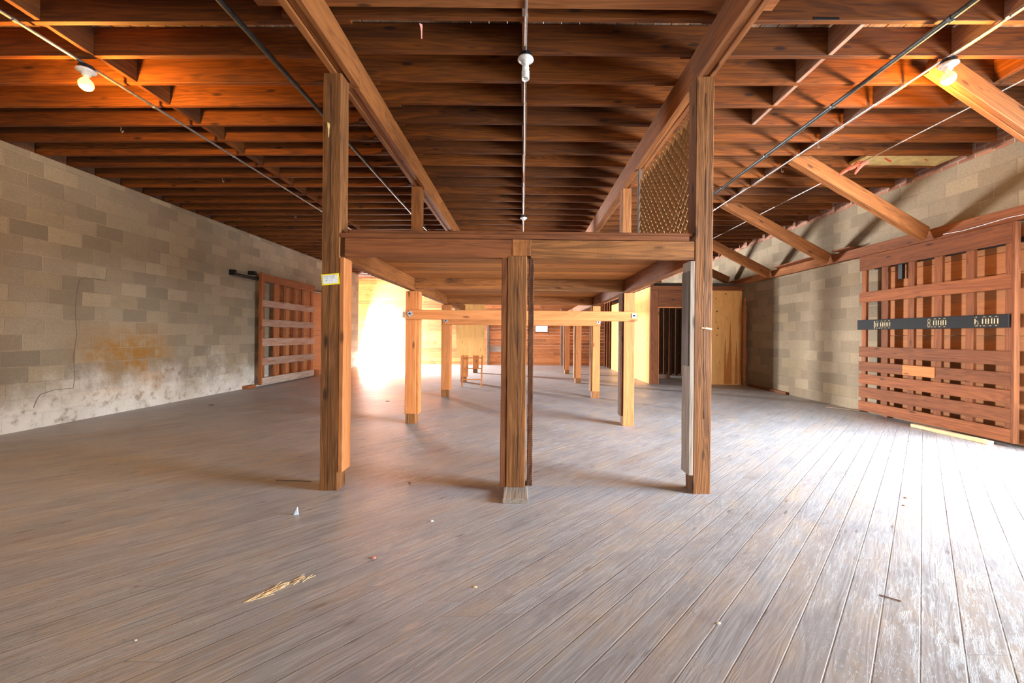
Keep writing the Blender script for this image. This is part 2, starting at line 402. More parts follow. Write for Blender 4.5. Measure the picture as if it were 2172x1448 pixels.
# ------------------------------------------------------------------ roof joists
SP = .366; JW = .042; JH = .236
kk = list(range(-2, 38))
bays = {'left': (XL-.06, -1.36, .045), 'middle': (-1.62, 1.56, 0.0), 'right': (1.32, 5.68, .03)}
Yc = {}
for bay, (x0, x1, dy) in bays.items():
    for i, k in enumerate(kk):
        yc = 2.98 + SP*k - JW/2 + dy + random.uniform(-.006, .006)
        xa, xb = (x0 if not (bay == 'left' and yc > 15.4) else -7.45), x1 + (random.uniform(-.1, .1) if bay != 'right' else random.uniform(-.05, .12))
        if bay != 'left': xa -= random.uniform(0, .22)
        za, zb = (jz(xa)+JH/2, jz(min(xb, -1.45) if bay == 'left' else xb)+JH/2)
        if bay == 'middle': za = zb = 3.585+JH/2
        if bay == 'right': za = 3.595+JH/2
        Yc[(bay, k)] = yc
        tone = {'left': 'dark brown', 'middle': 'brown', 'right': 'orange brown'}[bay]
        if i < 2 : where = 'above the photo, %s' % ('hidden' if i == 0 else 'nearest its top edge')
        else: where = '%s from the top of the photo' % ordn(i-1)
        o = one('roof_joist', [piece((xa, yc, za), (xb, yc, zb), JW, JH, n=4, jit=.0012, c=.003)], 'joist',
            '%s roof joist over the %s bay, %s' % (tone, bay, where), 'joist', 'roof joists over the %s bay' % bay)
# doubled header between the girders near the top of the photo
one('ceiling_header', [piece((-1.9, 2.80, 3.68), (1.75, 2.80, 3.68), .10, .21, n=4, jit=.002)], 'girder',
    'thick light-brown header timber between the girders at the top edge of the photo', 'beam')
# short bridging blocks between joists
def bridging(x, bay, ks, line, mat='joist', cond=None):
    for q, k in enumerate(ks):
        y0 = Yc[(bay, k)] + JW/2+.003; y1 = Yc[(bay, k+1)] - JW/2-.003
        xx = x + random.uniform(-.012, .012)
        m = mat if not isinstance(mat, (list, tuple)) else random.choice(mat)
        one('bridging_block', [piece((xx, y0, jz(xx)+.112), (xx, y1, jz(xx)+.112), .04, .215, c=.003)], m,
            'bridging block %s, %s from the top' % (line, ordn(q+1)), 'block', 'bridging blocks ' + line)
bridging(-3.62, 'left', range(-1, 22), 'above the left lamp conduit')
bridging(2.53, 'right', range(0, 4), 'in the pale row nearest the right girder', 'worn')
bridging(3.56, 'right', [k for k in range(-1, 20) if k not in (1, 6, 11, 16)], 'above the right lamp conduit', ['worn', 'joist'])
bridging(4.34, 'right', range(1, 3), 'in the short row right of the lit bulb', ['joist'])
bridging(.0, 'middle', range(-1, 15), 'along the middle conduit', ['worn', 'joist', 'joist'])

# ------------------------------------------------------------------ girders
GY0, GY1 = -2.6, 16.9
for nm, x0, x1, lab in (('l', -1.555, -1.40, 'left'), ('r', 1.38, 1.515, 'right')):
    t = (x1-x0)/3; ps = []
    for q in range(3):
        cuts = [GY0, 3.28+.06*q, 8.1, GY1]
        for a, b in zip(cuts[:-1], cuts[1:]):
            dz = random.uniform(-.006, .006) + (.012 if q == 1 else 0)
            ps.append(box(x0+t*q+.0015, x0+t*(q+1)-.0015, a+.001, b-.001, 3.333+dz, 3.58, 'y', n=24, jit=.0015))
    one('roof_girder', ps, 'girder', 'long built-up roof girder of three planks resting on the %s row of posts' % lab, 'girder', None)

# ------------------------------------------------------------------ posts
PSZ = .145
tall = {}
def post(xa, xb, yf, z1, label, side=0, sb0=.15, sb1=1.86, face=None, z0=0.0, mat='post', sidemat='pine', name='timber_post', seed=None, n=26, grp='timber posts'):
    t = thing(name, ((xa+xb)/2, yf+PSZ/2, z0), label, 'post', grp)
    build('post_core', [piece(((xa+xb)/2, yf+PSZ/2, z0), ((xa+xb)/2, yf+PSZ/2, z1), xb-xa, PSZ, (0, 1, 0), n=n, jit=.0022, c=.006)], mat, t)
    if side:
        xs = xb if side > 0 else xa-.038
        build('side_board', [piece((xs+.019, yf+PSZ/2, sb0), (xs+.019, yf+PSZ/2, sb1), .037, PSZ+.004, (0, 1, 0), n=10, jit=.001)], sidemat, t)
    if face:
        build('face_board', [piece(((xa+xb)/2, yf-.012, face[0]), ((xa+xb)/2, yf-.012, face[1]), (xb-xa)+.004, .022, (0, 1, 0), n=6, jit=.001)], face[2] if len(face) > 2 else 'pine', t)
    return t
pl = post(-1.61, -1.465, 3.2, 3.333, 'tall front left post carrying a yellow-edged tag', 1, grp=None)
pr = post(1.372, 1.515, 3.2, 3.333, 'tall front right post with a pale scrape, weathered board on its left side', -1, sidemat='grey', grp=None)
build('smoke_stained_board', [piece((1.330, 3.275, 1.02), (1.330, 3.275, 1.78), .006, .135, (0, 1, 0), n=6, jit=.001)], 'smoke', pr)['label'] = 'blackened stretch of board'
build('scrape_mark', [piece((1.46, 3.197, 1.325), (1.512, 3.197, 1.318), .003, .012, n=6, jit=.002, c=.001), piece((1.43, 3.198, 1.327), (1.48, 3.198, 1.325), .002, .008, c=.001)], 'pale', pr)['label'] = 'pale scrape'
def split(parent, x, y, z0, z1, seed):
    rr = random.Random(seed); m = 40; pts = []; xx = 0
    for i in range(m+1):
        xx = xx*.85+rr.gauss(0, .0016); pts.append((x+xx, y-.0005, z0+(z1-z0)*i/m))
    build('drying_crack', [tube(pts, [.0002+.0016*abs(math.sin(i*.31+seed)) for i in range(m+1)], 5)], 'black', parent)
split(pl, -1.545, 3.2, .05, 3.25, 1); split(pr, 1.455, 3.2, .6, 3.2, 2)
# centre prop under the platform front, standing on a block
cp = thing('centre_prop', (-.045, 3.27, .042), 'short front centre post of three planks standing on a grey floor block', 'post')
build('post_core', [piece((-.045, 3.27, .042), (-.045, 3.27, 1.885), .155, .14, (0, 1, 0), n=26, jit=.002, c=.006)], 'post', cp)
split(cp, -.03, 3.2, .08, 1.8, 3)
build('left_board', [piece((-.147, 3.27, .045), (-.147, 3.27, 1.88), .044, .13, (0, 1, 0), n=12, jit=.0015)], 'redwood', cp)
build('right_board', [piece((.069, 3.285, .045), (.069, 3.285, 1.875), .042, .12, (0, 1, 0), n=40, jit=.002)], 'darkwood', cp)['label'] = 'dark rough-sawn board'
build('post_cap', [piece((-.012, 3.27, 1.888), (-.012, 3.27, 2.018), .15, .14, (0, 1, 0), n=6, jit=.002)], 'char', cp)
one('floor_block', [piece((-.042, 2.985, .02), (-.042, 3.36, .02), .185, .04, n=4, jit=.001)], 'grey', 'flat grey wooden block on the floor under the front centre post', 'block')
rowsY = [5.63, 8.12, 10.68, 13.3]
rn = ['second', 'third', 'fourth', 'fifth']
for i, y in enumerate(rowsY):
    pm = 'pine' if i < 2 else 'post'
    post(-1.635, -1.49, y, 1.868, 'lower left platform post in the %s row from the front' % rn[i], 1, z0=0, face=(.145, 1.865), sb0=.14, sidemat='pine')
    post(1.42, 1.57, y, 1.868, 'lower right platform post in the %s row from the front' % rn[i], -1, face=((.0 if i == 0 else .14)+.001, 1.865, 'pine'), sb0=.14, sidemat='darkwood' if i == 0 else 'post')  # second row: shade on the post's left side put into the side board's colour
    if i < 3:
        post(-1.58, -1.44, y, 3.333, 'upper left post between platform and girder, %s row' % rn[i], z0=2.089, name='upper_post', grp='upper posts on the platform')
        post(1.385, 1.515, y, 3.333, 'upper right post between platform and girder, %s row' % rn[i], z0=2.089, name='upper_post', grp='upper posts on the platform')

# ------------------------------------------------------------------ platform
one('rim_beam', [piece((-1.425, 3.225, 1.945), (-.09, 3.225, 1.945), .045, .148, n=10, jit=.0012)], 'redwood', 'front rim beam of the platform, left of the centre post', 'beam')
one('rim_beam', [piece((.066, 3.225, 1.944), (1.368, 3.225, 1.944), .045, .148, n=10, jit=.0015)], 'post', 'front rim beam of the platform, right of the centre post', 'beam')
one('cap_board', [piece((-1.461, 3.24, 2.041), (1.326, 3.24, 2.041), .08, .038, n=12, jit=.0012), piece((-1.40, 3.27, 2.075), (1.36, 3.27, 2.075), .10, .028, n=12, jit=.001)], 'redwood',
    'long flat cap board along the front edge of the platform', 'board')
for (xa, xb, lab) in ((-1.60, -1.52, 'left'), (1.42, 1.52, 'right')):
    ys = [3.36, rowsY[0]+.07, rowsY[1]+.07, rowsY[2]+.07, rowsY[3]+.14]
    for i in range(4):
        one('side_beam', [box(xa, xb, ys[i]+.002, ys[i+1]-.002, 1.872, 2.048, 'y', n=12, jit=.0015)], 'girder',
            '%s side beam of the platform between the %s and %s post rows' % (lab, (['front']+rn)[i], rn[i]), 'beam', 'side beams under the platform')
one('cross_beam', [box(-1.515, -.02, rowsY[0]+.0, rowsY[0]+.09, 1.905, 2.048, 'x', n=16, jit=.002)], 'char', 'charred cross beam under the platform, left half of the second row', 'beam')
one('cross_beam', [box(-.015, 1.415, rowsY[0]+.0, rowsY[0]+.09, 1.885, 2.048, 'x', n=16, jit=.002)], 'post', 'brown cross beam under the platform, right half of the second row', 'beam')
one('cross_beam', [box(-1.515, 1.415, rowsY[1], rowsY[1]+.09, 1.885, 2.048, 'x', n=16, jit=.002)], 'girder', 'cross beam under the platform end at the third post row', 'beam')
ps = []; y = 3.355; x0 = -1.6
while y < rowsY[1]+.1:
    wd = random.choice([.24, .29, .18])
    ps.append(box(-1.6, 1.52, y+.001, min(y+wd, 8.22)-.001, 2.051, 2.088, 'x', n=2)); y += wd
one('platform_deck', ps, 'deckwood', 'raised platform floor of wide boards on the timber posts', 'platform')
# bolted tie braces
def brace(yf, x0, x1, z0, z1, lab, plates):
    t = thing('tie_brace', ((x0+x1)/2, yf, z0), lab, 'brace')
    dz = .0
    build('brace_board', [piece((x0, yf-.02, (z0+z1)/2), (x1, yf-.02, (z0+z1)/2+dz), .038, z1-z0, n=14, jit=.0012)], 'pine', t)
    for (px, rot) in plates:
        s = .034; c, sn = math.cos(rot), math.sin(rot); zc = (z0+z1)/2+.01
        a = Vector((px-s*c, yf-.0435, zc-s*sn)); b = Vector((px+s*c, yf-.0435, zc+s*sn))
        p = build('bolt_plate', [piece(a, b, .008, 2*s, Vector((-sn, 0, c)), c=.002)], 'zinc', t)
        build('bolt_nut', [tube([(px, yf-.047, zc), (px, yf-.062, zc)], .013, 6)], 'black', p)
    return t
brace(rowsY[0]-.024, -1.63, 1.60, 1.465, 1.60, 'nearer horizontal tie brace bolted across the second post row', [(-1.565, math.radians(40)), (1.55, 0)])
brace(rowsY[1]-.024, -1.61, 1.57, 1.46, 1.60, 'farther horizontal tie brace bolted across the third post row', [(-1.54, math.radians(30)), (1.53, math.radians(-25))])
one('paper_tag', [box(-1.675, -1.64, rowsY[0]-.036, rowsY[0]-.033, 1.49, 1.575, c=.0005)], 'paper', 'small torn white tag at the left end of the nearer brace', 'tag')
# plywood sheet nailed to the fourth row
V = [(-1.80, 10.60, 2.13), (-1.0, 10.60, 2.13), (-1.0, 10.60, .72), (-1.72, 10.60, .72)]
def prism(poly, d):
    V = [Vector(p) for p in poly] + [Vector(p)+Vector(d) for p in poly]; m = len(poly)
    Fc = [tuple(range(m)), tuple(range(2*m-1, m-1, -1))] + [(i, i+m, (i+1) % m+m, (i+1) % m) for i in range(m)]
    G = [Vector((p.z, p.x+5, p.y)) for p in V]
    return V, Fc, G, random.random()
one('plywood_sheet', [prism(V, (0, .018, 0))], 'plyred', 'tall plywood sheet with slanted left edge fixed to the rear platform posts', 'board')
# little ladder frame leaning on the left post of the fourth row
t = thing('ladder_frame', (-1.33, 9.9, 0), 'small thin wooden ladder frame leaning below the plywood sheet', 'ladder')
lf = [((-1.455, 9.72, 0), (-1.545, 10.5, .72)), ((-.985, 9.72, 0), (-1.045, 10.5, .72))]
for a, b in lf: build('rail', [piece(a, b, .035, .03, (0, 1, 0), n=6, jit=.001)], 'pine', t)
for f in (.22, .57, .92):
    a = Vector(lf[0][0]).lerp(Vector(lf[0][1]), f); b = Vector(lf[1][0]).lerp(Vector(lf[1][1]), f)
    build('rung', [tube([a, b], .013, 8)], 'pine', t)

# expanded steel mesh hung below the right girder
t = thing('mesh_screen', (1.44, 4.15, 2.09), 'expanded steel mesh screen standing between platform and right girder', 'mesh screen')
y0, y1, z0, z1 = 3.40, 4.96, 2.12, 3.22; hy, hz = .052, .056; ps = []
ny = int((y1-y0)/hy); nz = int((z1-z0)/hz)
for i in range(ny):
    for j in range(nz):
        if (i+j) % 2: continue
        a = Vector((1.445, y0+i*hy, z0+j*hz))
        for sgn in (1, -1):
            jj = j+sgn
            if jj < 0 or jj > nz: continue
            b = Vector((1.445, y0+(i+1)*hy, z0+jj*hz))
            ps.append(piece(a, b, .030, .006, Vector((.6, 0, 1)), c=.0005))
            if i+2 <= ny and True:
                c2 = Vector((1.445, y0+(i+2)*hy, z0+j*hz)); ps.append(piece(b, c2, .030, .006, Vector((.6, 0, 1)), c=.0005))
build('mesh_sheet', ps, 'mesh', t)
build('mesh_stile', [box(1.425, 1.465, 3.352, 3.385, 2.092, 3.33)], 'smoke', t)
build('mesh_stile', [box(1.425, 1.465, 4.98, 5.02, 2.092, 3.33)], 'smoke', t)

# ------------------------------------------------------------------ conduits and lamps
def conduit(x, r, zc, lab, mat, y0=-1.5, y1=15.5, wob=.004, name='conduit', clamps=True, sock=()):
    t = thing(name, (x, 3, zc), lab, 'conduit')
    pts = []; y = y0
    while y <= y1:
        pts.append((x+random.uniform(-wob, wob), y, zc+random.uniform(-wob, wob)*.6)); y += .9
    build('pipe', [tube(pts, r, 10)], mat, t, True)
    if clamps:
        for i in range(10):
            yy = 2.9+i*SP*3.02
            build('clamp', [tube([(x, yy-.012, zc), (x, yy+.012, zc)], r*1.35, 8)], mat, t)
    return t
c1 = conduit(-3.70, .0125, 3.500, 'thin steel lamp conduit along the left bay joists', 'steel')
c2 = conduit(-2.10, .022, 3.535, 'thick dark pipe between the left lamp conduit and the left girder', 'dark_steel', clamps=False)
c3 = conduit(.005, .011, 3.568, 'thin conduit running straight down the middle bay', 'bright_steel')
c4 = conduit(3.08, .020, 3.575, 'thick dark pipe left of the right-hand lit bulb', 'dark_steel')
c5 = conduit(3.50, .011, 3.592, 'pale lamp conduit along the right bay joists', 'bright_steel')
c6 = conduit(4.45, .007, 3.575, 'thinnest wire conduit nearest the right wall', 'bright_steel', clamps=False)
def lamp(x, y, zt, lab, kind):
    t = thing('ceiling_lamp', (x, y, zt), lab, 'lamp')
    build('junction_box', [_lathe((x, y, zt), [(.001, .0), (.052, .0), (.052, -.035), (.001, -.035)], 8)], 'black', t)
    build('lamp_holder', [_lathe((x, y, zt-.035), [(.001, 0), (.062, 0), (.066, -.012), (.05, -.024), (.032, -.03), (.028, -.05), (.001, -.05)], 24)], 'porcelain', t, True)
    if kind == 'glow':
        build('light_bulb', [_lathe((x, y, zt-.08), [(.013, 0), (.016, -.018), (.026, -.03), (.038, -.044), (.047, -.06), (.05, -.077), (.047, -.094), (.038, -.110), (.024, -.121), (.01, -.126), (.001, -.127)], 20)], 'bulb', t, True)['label'] = 'glowing orange bulb'
        d = bpy.data.lights.new('bulb_light', 'POINT'); d.energy = 170; d.color = (1, .50, .10); d.shadow_soft_size = .04
        l = bpy.data.objects.new('bulb_light', d); C.objects.link(l); l.parent = t; l.location = (0, 0, -.26)
    elif kind == 'spiral':
        build('bulb_base', [_lathe((x, y, zt-.08), [(.02, 0), (.024, -.01), (.03, -.03), (.028, -.045), (.018, -.05), (.001, -.05)], 16)], 'tube', t, True)
        pts = [(x+.026*math.cos(a*.5), y+.026*math.sin(a*.5), zt-.135-a*.00125) for a in range(0, 58)]
        build('spiral_tube', [tube(pts, .0065, 8)], 'tube', t, True)['label'] = 'unlit white spiral tube'
lamp(-3.70, 3.38, 3.49, 'lit bulb on the conduit at the upper left of the photo', 'glow')
lamp(3.53, 3.34, 3.585, 'lit bulb on the conduit at the upper right of the photo', 'glow')
lamp(.005, 3.29, 3.56, 'unlit spiral bulb in a white holder on the middle conduit', 'spiral')
lamp(.005, 7.72, 3.56, 'small empty lamp holder far along the middle conduit', 'none')
lamp(-3.70, 7.55, 3.49, 'small empty lamp holder on the left conduit beside the front left post', 'none')
# small screw hooks under joists
for (x, y, lab) in ((-4.55, 4.52, 'nearest hook under the left bay joists'), (-4.50, 5.98, 'middle hook under the left bay joists'), (-4.45, 7.8, 'farthest hook under the left bay joists'),
                    (3.57, 4.87, 'hook beside the right conduit above the second diagonal strut'), (3.6, 5.6, 'hook beside the right conduit left of the second strut'), (3.57, 7.05, 'small farthest hook by the right conduit')):
    zt = jz(x)
    pts = [(x, y, zt+.01), (x, y, zt-.03)] + [(x+.012-.012*math.cos(a), y, zt-.03-.018*math.sin(a)) for a in [i*math.pi/6 for i in range(1, 8)]]
    one('screw_hook', [tube(pts, .0022, 6)], 'bright_steel', 'little white metal ' + lab, 'hook', 'screw hooks under the joists')

# ------------------------------------------------------------------ right side: ledger, struts
ledger_y = [(4.3, 7.15), (7.15, 10.4)]
one('ledger_beam', [box(5.83, XR, 3.9, 7.6, 2.67, 2.835, 'y', n=14, jit=.002)], 'redwood', 'horizontal ledger beam on the right wall above the slatted door', 'beam')
one('ledger_beam', [box(5.83, XR, 7.605, 12.6, 2.67, 2.835, 'y', n=14, jit=.002)], 'girder', 'horizontal ledger beam on the right wall beyond the slatted door', 'beam')
SN = ['nearest and brightest', 'second nearest', 'third nearest', 'fourth nearest', 'fifth nearest', 'farthest']
for i, y in enumerate((3.54, 5.37, 7.20, 9.03, 10.86)):
    a = Vector((3.72, y, jz(3.6)+.01)); b = Vector((5.75, y+.37, 2.765 if i < 4 else 2.86)); a += (a-b).normalized()*.16
    t = thing('diagonal_strut', (4.7, y+.18, 2.7), 'thick diagonal strut from right wall ledger up to the joists, %s' % SN[i], 'strut', 'diagonal struts on the right wall')
    build('strut_timber', [piece(a+Vector((0, -.02, 0)), b+Vector((0, -.02, 0)), .05, .19, n=14, jit=.0015, c=.006)], 'girder', t)
    build('strut_plank', [piece(a+Vector((0, .032, -.012)), b+Vector((0, .032, -.012)), .05, .175, n=14, jit=.0015, c=.006)], 'girder', t)
# loose boards over the ledger
one('loose_board', [piece((5.74, 7.35, 2.848), (5.80, 7.02, 2.862), .19, .02), ], 'redwood', 'short loose board tipped on the ledger beside the third strut', 'board')
one('loose_board', [box(5.66, 5.90, 7.75, 9.1, 2.84, 2.86, 'y')], 'redwood', 'long flat loose board lying on the ledger between two struts', 'board')
one('tape_strip', [box(2.13, 2.32, Yc[('right', 0)]-JW/2-.003, Yc[('right', 0)]-JW/2-.0005, 3.607, 3.626, 'x', c=.0004)], 'black', 'short black tape strip on the face of a right bay joist', 'tape')
pts = [(5.80-.0*i, 7.6-i*.24, 2.665+.012*math.sin(i*1.7)+.02*(i/14)) for i in range(16)]
one('loose_cable', [tube([(5.70 if p[1] < 6.9 else 5.80, p[1], max(p[2], 2.66)) for p in pts if p[1] < 5.5], .003, 6)], 'steel', 'thin pale cable draped along the top of the right slatted door', 'cable')
# torn insulation
bt = thing('insulation_batt', (5.1, 5.36, 3.6), 'paper-faced insulation batt between joists near the top of the right wall', 'insulation')
ya = Yc[('right', 6)]+JW/2; yb = Yc[('right', 7)]-JW/2
build('paper_face', [box(4.48, 5.66, ya+.004, yb-.004, jz(5)+.012, jz(5)+.055, 'x', n=8, jit=.004)], 'kraft', bt)
ps = []
for (x, y, l) in ((4.75, .08, .09), (4.80, .12, .12), (4.86, .16, .10), (5.3, .1, .08)):
    ps.append(piece((x, ya+y, jz(5)+.010), (x+l, ya+y+.05, jz(5)+.010), .012, .002, c=.0004))
build('red_printing', ps, 'redprint', bt)
# torn tuft: crumpled tapered ribbon
def tuft(c, length, wdt, dirv, seed, seg=9):
    rr = random.Random(seed); V, Fc, G = [], [], []; d = Vector(dirv).normalized(); s = d.orthogonal().normalized(); u = d.cross(s)
    for i in range(seg+1):
        t = i/seg; wd = wdt*(1-t*.75)*rr.uniform(.75, 1.2)
        for q in range(6):
            an = q*math.pi/3; r2 = wd*(.5 if q % 3 else .9)*rr.uniform(.7, 1.2)
            V.append(Vector(c)+d*length*t+s*math.cos(an)*r2+u*math.sin(an)*r2*.35+Vector((0, 0, -.06*t*t))); G.append(Vector((t, an, 0)))
    for i in range(seg):
        for q in range(6):
            r = (q+1) % 6; Fc.append((i*6+q, i*6+r, (i+1)*6+r, (i+1)*6+q))
    Fc.append(tuple(range(5, -1, -1))); Fc.append(tuple(seg*6+q for q in range(6)))
    return V, Fc, G, rr.random()
build('torn_end', [tuft((4.50, 5.33, 3.60), .30, .07, (-1, .1, -.35), 3), tuft((4.52, 5.30, 3.60), .2, .05, (-.8, -.1, -.6), 5)], 'pink', bt)['label'] = 'torn pink and red end'
one('insulation_scrap', [tuft((-.78, 3.0, 3.575), .05, .018, (.1, 0, -1), 8, 4)], 'pink', 'tiny pink insulation scrap on a joist at the top of the middle bay', 'scrap')

# ------------------------------------------------------------------ sliding slatted doors
def sliding_door(xf, sgn, y0, y1, label, black, mats, studs, rails):
    """xf: face of the rails; sgn: +1 when the wall lies at larger x"""
    t = thing('sliding_door', (xf+sgn*.05, (y0+y1)/2, .03), label, 'door')
    def bx(a0, a1, ya, yb, za, zb): 
        p, q = sorted((xf+sgn*a0, xf+sgn*a1)); return box(p, q, ya, yb, za, zb, n=6, jit=.0012)
    for (a, b) in studs:
        build('stud', [bx(.024, .064, a, b, .06, 2.60)], mats[1], t)
    for (z0, z1, m, lab) in rails:
        o = build('rail', [bx(0, .022, y0, y1, z0, z1)], m, t)
        if lab: o['label'] = lab
    return t
studs = [(4.69, 4.775), (5.10, 5.20), (5.49, 5.60), (5.88, 5.98), (6.30, 6.42), (6.70, 6.79)]
rails = [(2.40, 2.64, 'redwood', None), (1.86, 2.035, 'redwood', None), (.955, 1.125, 'redwood', None), (.715, .872, 'redwood', None), (.505, .665, 'redwood', None), (.275, .452, 'redwood', None), (.05, .212, 'redwood', 'bottom rail')]
dr = sliding_door(5.72, 1, 4.69, 6.81, 'large slatted wooden sliding door with black number board on the right wall', True, ('redwood', 'redwood'), studs, rails)
build('edge_strip', [box(5.715, 5.785, 4.655, 4.688, .05, 2.64, 'z')], 'redwood', dr)
bb = build('number_board', [piece((5.708, 4.70, 1.483), (5.708, 6.815, 1.488), .022, .163, n=8, jit=.0008)], 'blackpaint', dr); bb['label'] = 'black painted board with stencilled numbers'
build('patch_board', [box(5.712, 5.72, 5.55, 6.02, .72, .868, 'y')], 'pine', dr)['label'] = 'paler patch'
# stencil numerals: strokes drawn as flat strips on the board; y decreases to the right as seen
def strokes(paths, yl, zb, hgt, sw, xf, th):
    ps = []
    for path in paths:
        pts = [(yl - px*hgt*.84, zb + pz*hgt) for px, pz in path]
        for (a, b) in zip(pts[:-1], pts[1:]):
            d = Vector((0, b[0]-a[0], b[1]-a[1])); e = d.normalized()*sw*.28
            ps.append(piece(Vector((xf, *a))-e, Vector((xf, *b))+e, sw, .0012, Vector((-1, 0, 0)), c=.0002))
    return ps
def arc(cx, cz, rx, rz, a0, a1, n=6): return [(cx+rx*math.cos(math.radians(a0+(a1-a0)*i/n)), cz+rz*math.sin(math.radians(a0+(a1-a0)*i/n))) for i in range(n+1)]
G0 = [arc(.21, .80, .15, .16, 100, 180, 4)+[(.06, .2)]+arc(.21, .2, .15, .16, 180, 260, 4), arc(.25, .80, .15, .16, 80, 0, 4)+[(.40, .2)]+arc(.25, .2, .15, .16, 0, -80, 4)]
G1 = [[(.14, .02), (.14, .98)]]
G8 = [arc(.21, .76, .14, .2, 100, 250, 6), arc(.25, .76, .14, .2, 80, -70, 6), arc(.21, .25, .15, .22, 105, 260, 6), arc(.25, .25, .15, .22, 75, -80, 6)]
G6 = [arc(.24, .8, .18, .16, 95, 180, 4)+[(.06, .22)]+arc(.22, .22, .16, .2, 180, 260, 4), arc(.25, .3, .15, .26, -80, 110, 8)]
GD = [[(.05, .02), (.07, .04)]]
def number(txt, yl, zb, hgt):
    y = yl; ps = []
    for ch in txt:
        g, adv = {'0': (G0, .53), '1': (G1, .30), '8': (G8, .5), '6': (G6, .5), '.': (GD, .2)}[ch]
        ps += strokes(g, y, zb, hgt, hgt*.105, 5.6955, .001); y -= adv*hgt
    return ps
for s, yl in (('10.000', 6.50), ('8.000', 5.64), ('6.000', 5.05)):
    build('stencilled_number', number(s, yl, 1.425, .118), 'stencil', bb)['label'] = 'cream stencilled ' + s
# hardware behind the right door
tr = thing('door_track', (5.84, 5.8, 2.33), 'black steel door track behind the right slatted door', 'track')
build('track_rail', [box(5.80, 5.84, 4.2, 6.62, 2.40, 2.46, 'y')], 'black', tr)
build('hanger', [box(5.79, 5.84, 6.12, 6.19, 2.18, 2.40)], 'black', tr)
# boarded-up doorways set in both block walls
def boarded(name, x0, x1, y0, y1, zt, label, lines):
    ps = []; z = 0.02
    for zz in lines+[zt]:
        ps.append(box(x0, x1, y0, y1, z, zz-.004, 'y', c=.003)); z = zz
    return one(name, ps, 'doorback', label, 'doorway')
boarded('boarded_doorway', 5.885, XR-.001, 4.13, 6.42, 2.62, 'orange boards closing the doorway behind the right slatted door', [.10, 1.12, 1.31, 2.07, 2.33])
boarded('boarded_doorway', XL+.001, XL+.035, 10.2, 13.4, 2.55, 'orange boards closing the doorway behind the left slatted door', [.12, 1.20, 1.36, 2.1])
one('door_jamb', [box(5.86, XR, 6.425, 6.50, 0, 2.62)], 'redwood', 'upright timber jamb beside the right boarded doorway', 'jamb')
studsL = [(9.30, 9.42), (9.78, 9.94), (10.16, 10.26), (10.60, 10.70), (11.0, 11.1), (11.48, 11.6)]
railsL = [(2.46, 2.64, 'redwood', 'reddish top rail'), (1.87, 2.03, 'worn', 'greyed rail'), (1.41, 1.58, 'worn', None), (.95, 1.14, 'worn', 'scuffed rail'), (.50, .685, 'worn', None), (.05, .215, 'grey', 'pale grey bottom rail')]
dl = sliding_door(-6.03, -1, 9.30, 11.62, 'slatted wooden sliding door with scuffed rails on the left wall', False, ('worn', 'redwood'), studsL, railsL)
build('edge_strip', [box(-6.10, -6.025, 9.262, 9.298, .05, 2.66, 'z')], 'redwood', dl)
tl = thing('door_track', (-6.17, 10, 2.5), 'black steel door track sticking out left of the left slatted door', 'track')
build('track_rail', [tube([(-6.15, 8.5, 2.51), (-6.15, 13.3, 2.51)], .03, 10)], 'black', tl)
build('track_bracket', [box(XL, -6.12, 8.52, 8.57, 2.49, 2.60)], 'black', tl)
build('track_bracket', [box(XL, -6.10, 9.10, 9.18, 2.58, 2.66)], 'black', tl)
one('wood_scrap', [box(-6.24, -6.12, 8.95, 9.22, 0, .07)], 'redwood', 'small reddish wood scrap on the floor left of the left slatted door', 'scrap')
one('wood_scrap', [box(-6.205, -6.05, 11.75, 11.95, 0, .18)], 'redwood', 'dark red block on the floor right of the left slatted door', 'scrap')
one('base_strip', [box(5.86, XR, 8.9, 10.4, 0, .055, 'y')], 'redwood', 'low reddish strip along the foot of the right wall', 'strip')
one('base_board', [piece((5.55, 7.3, .012), (5.87, 6.95, .012), .12, .02)], 'grey', 'grey scrap board on the floor by the foot of the right wall', 'board')
one('skid_board', [piece((5.62, 5.75, .022), (5.62, 4.80, .022), .075, .042, n=10, jit=.002)], 'pale', 'pale splintered board on the floor under the right slatted door', 'board')

# ------------------------------------------------------------------ enclosure at the far right
EX, EY, EZ = 3.42, 10.7, 2.62
def e1(name, ps, mat, label, cat='panel'): return one(name, ps, mat, label, cat)
en = thing('plywood_room', (4.6, 10.8, 0), 'plywood-walled storeroom with a dark open doorway in the far right corner', 'storeroom')
build('corner_stud', [box(EX, EX+.2, EY, EY+.09, 0, 2.5)], 'redwood', en)
build('header_board', [box(EX, 5.90, EY-.004, EY+.05, 2.51, 2.62, 'x')], 'redwood', en)
build('door_header', [box(EX+.203, 4.58, EY, EY+.05, 2.06, 2.508, 'x')], 'redwood', en)
build('door_trim', [box(EX+.203, 4.58, EY-.01, EY+.1, 2.035, 2.06, 'x')], 'pine', en)
build('door_trim', [box(EX+.203, EX+.225, EY-.01, EY+.1, 0, 2.034, 'z')], 'pine', en)
build('front_sheet', [box(4.585, 5.86, EY, EY+.018, .0, 2.508, 'z')], 'plyred', en)['label'] = 'plywood sheet with knots and a brown drip stain'
ps = []
for (x, z, s) in ((5.42, 2.42, .02), (5.16, 2.29, .016), (5.19, 1.95, .022), (5.17, 1.66, .014), (5.22, 1.50, .02), (5.20, 1.32, .018)):
    ps.append(_lathe((0, 0, 0), [(.001, 0)], 3) if False else tube([(x, EY+.001, z), (x, EY-.002, z)], s, 8))
build('knot_holes', ps, 'darkwood', en)
ps = []
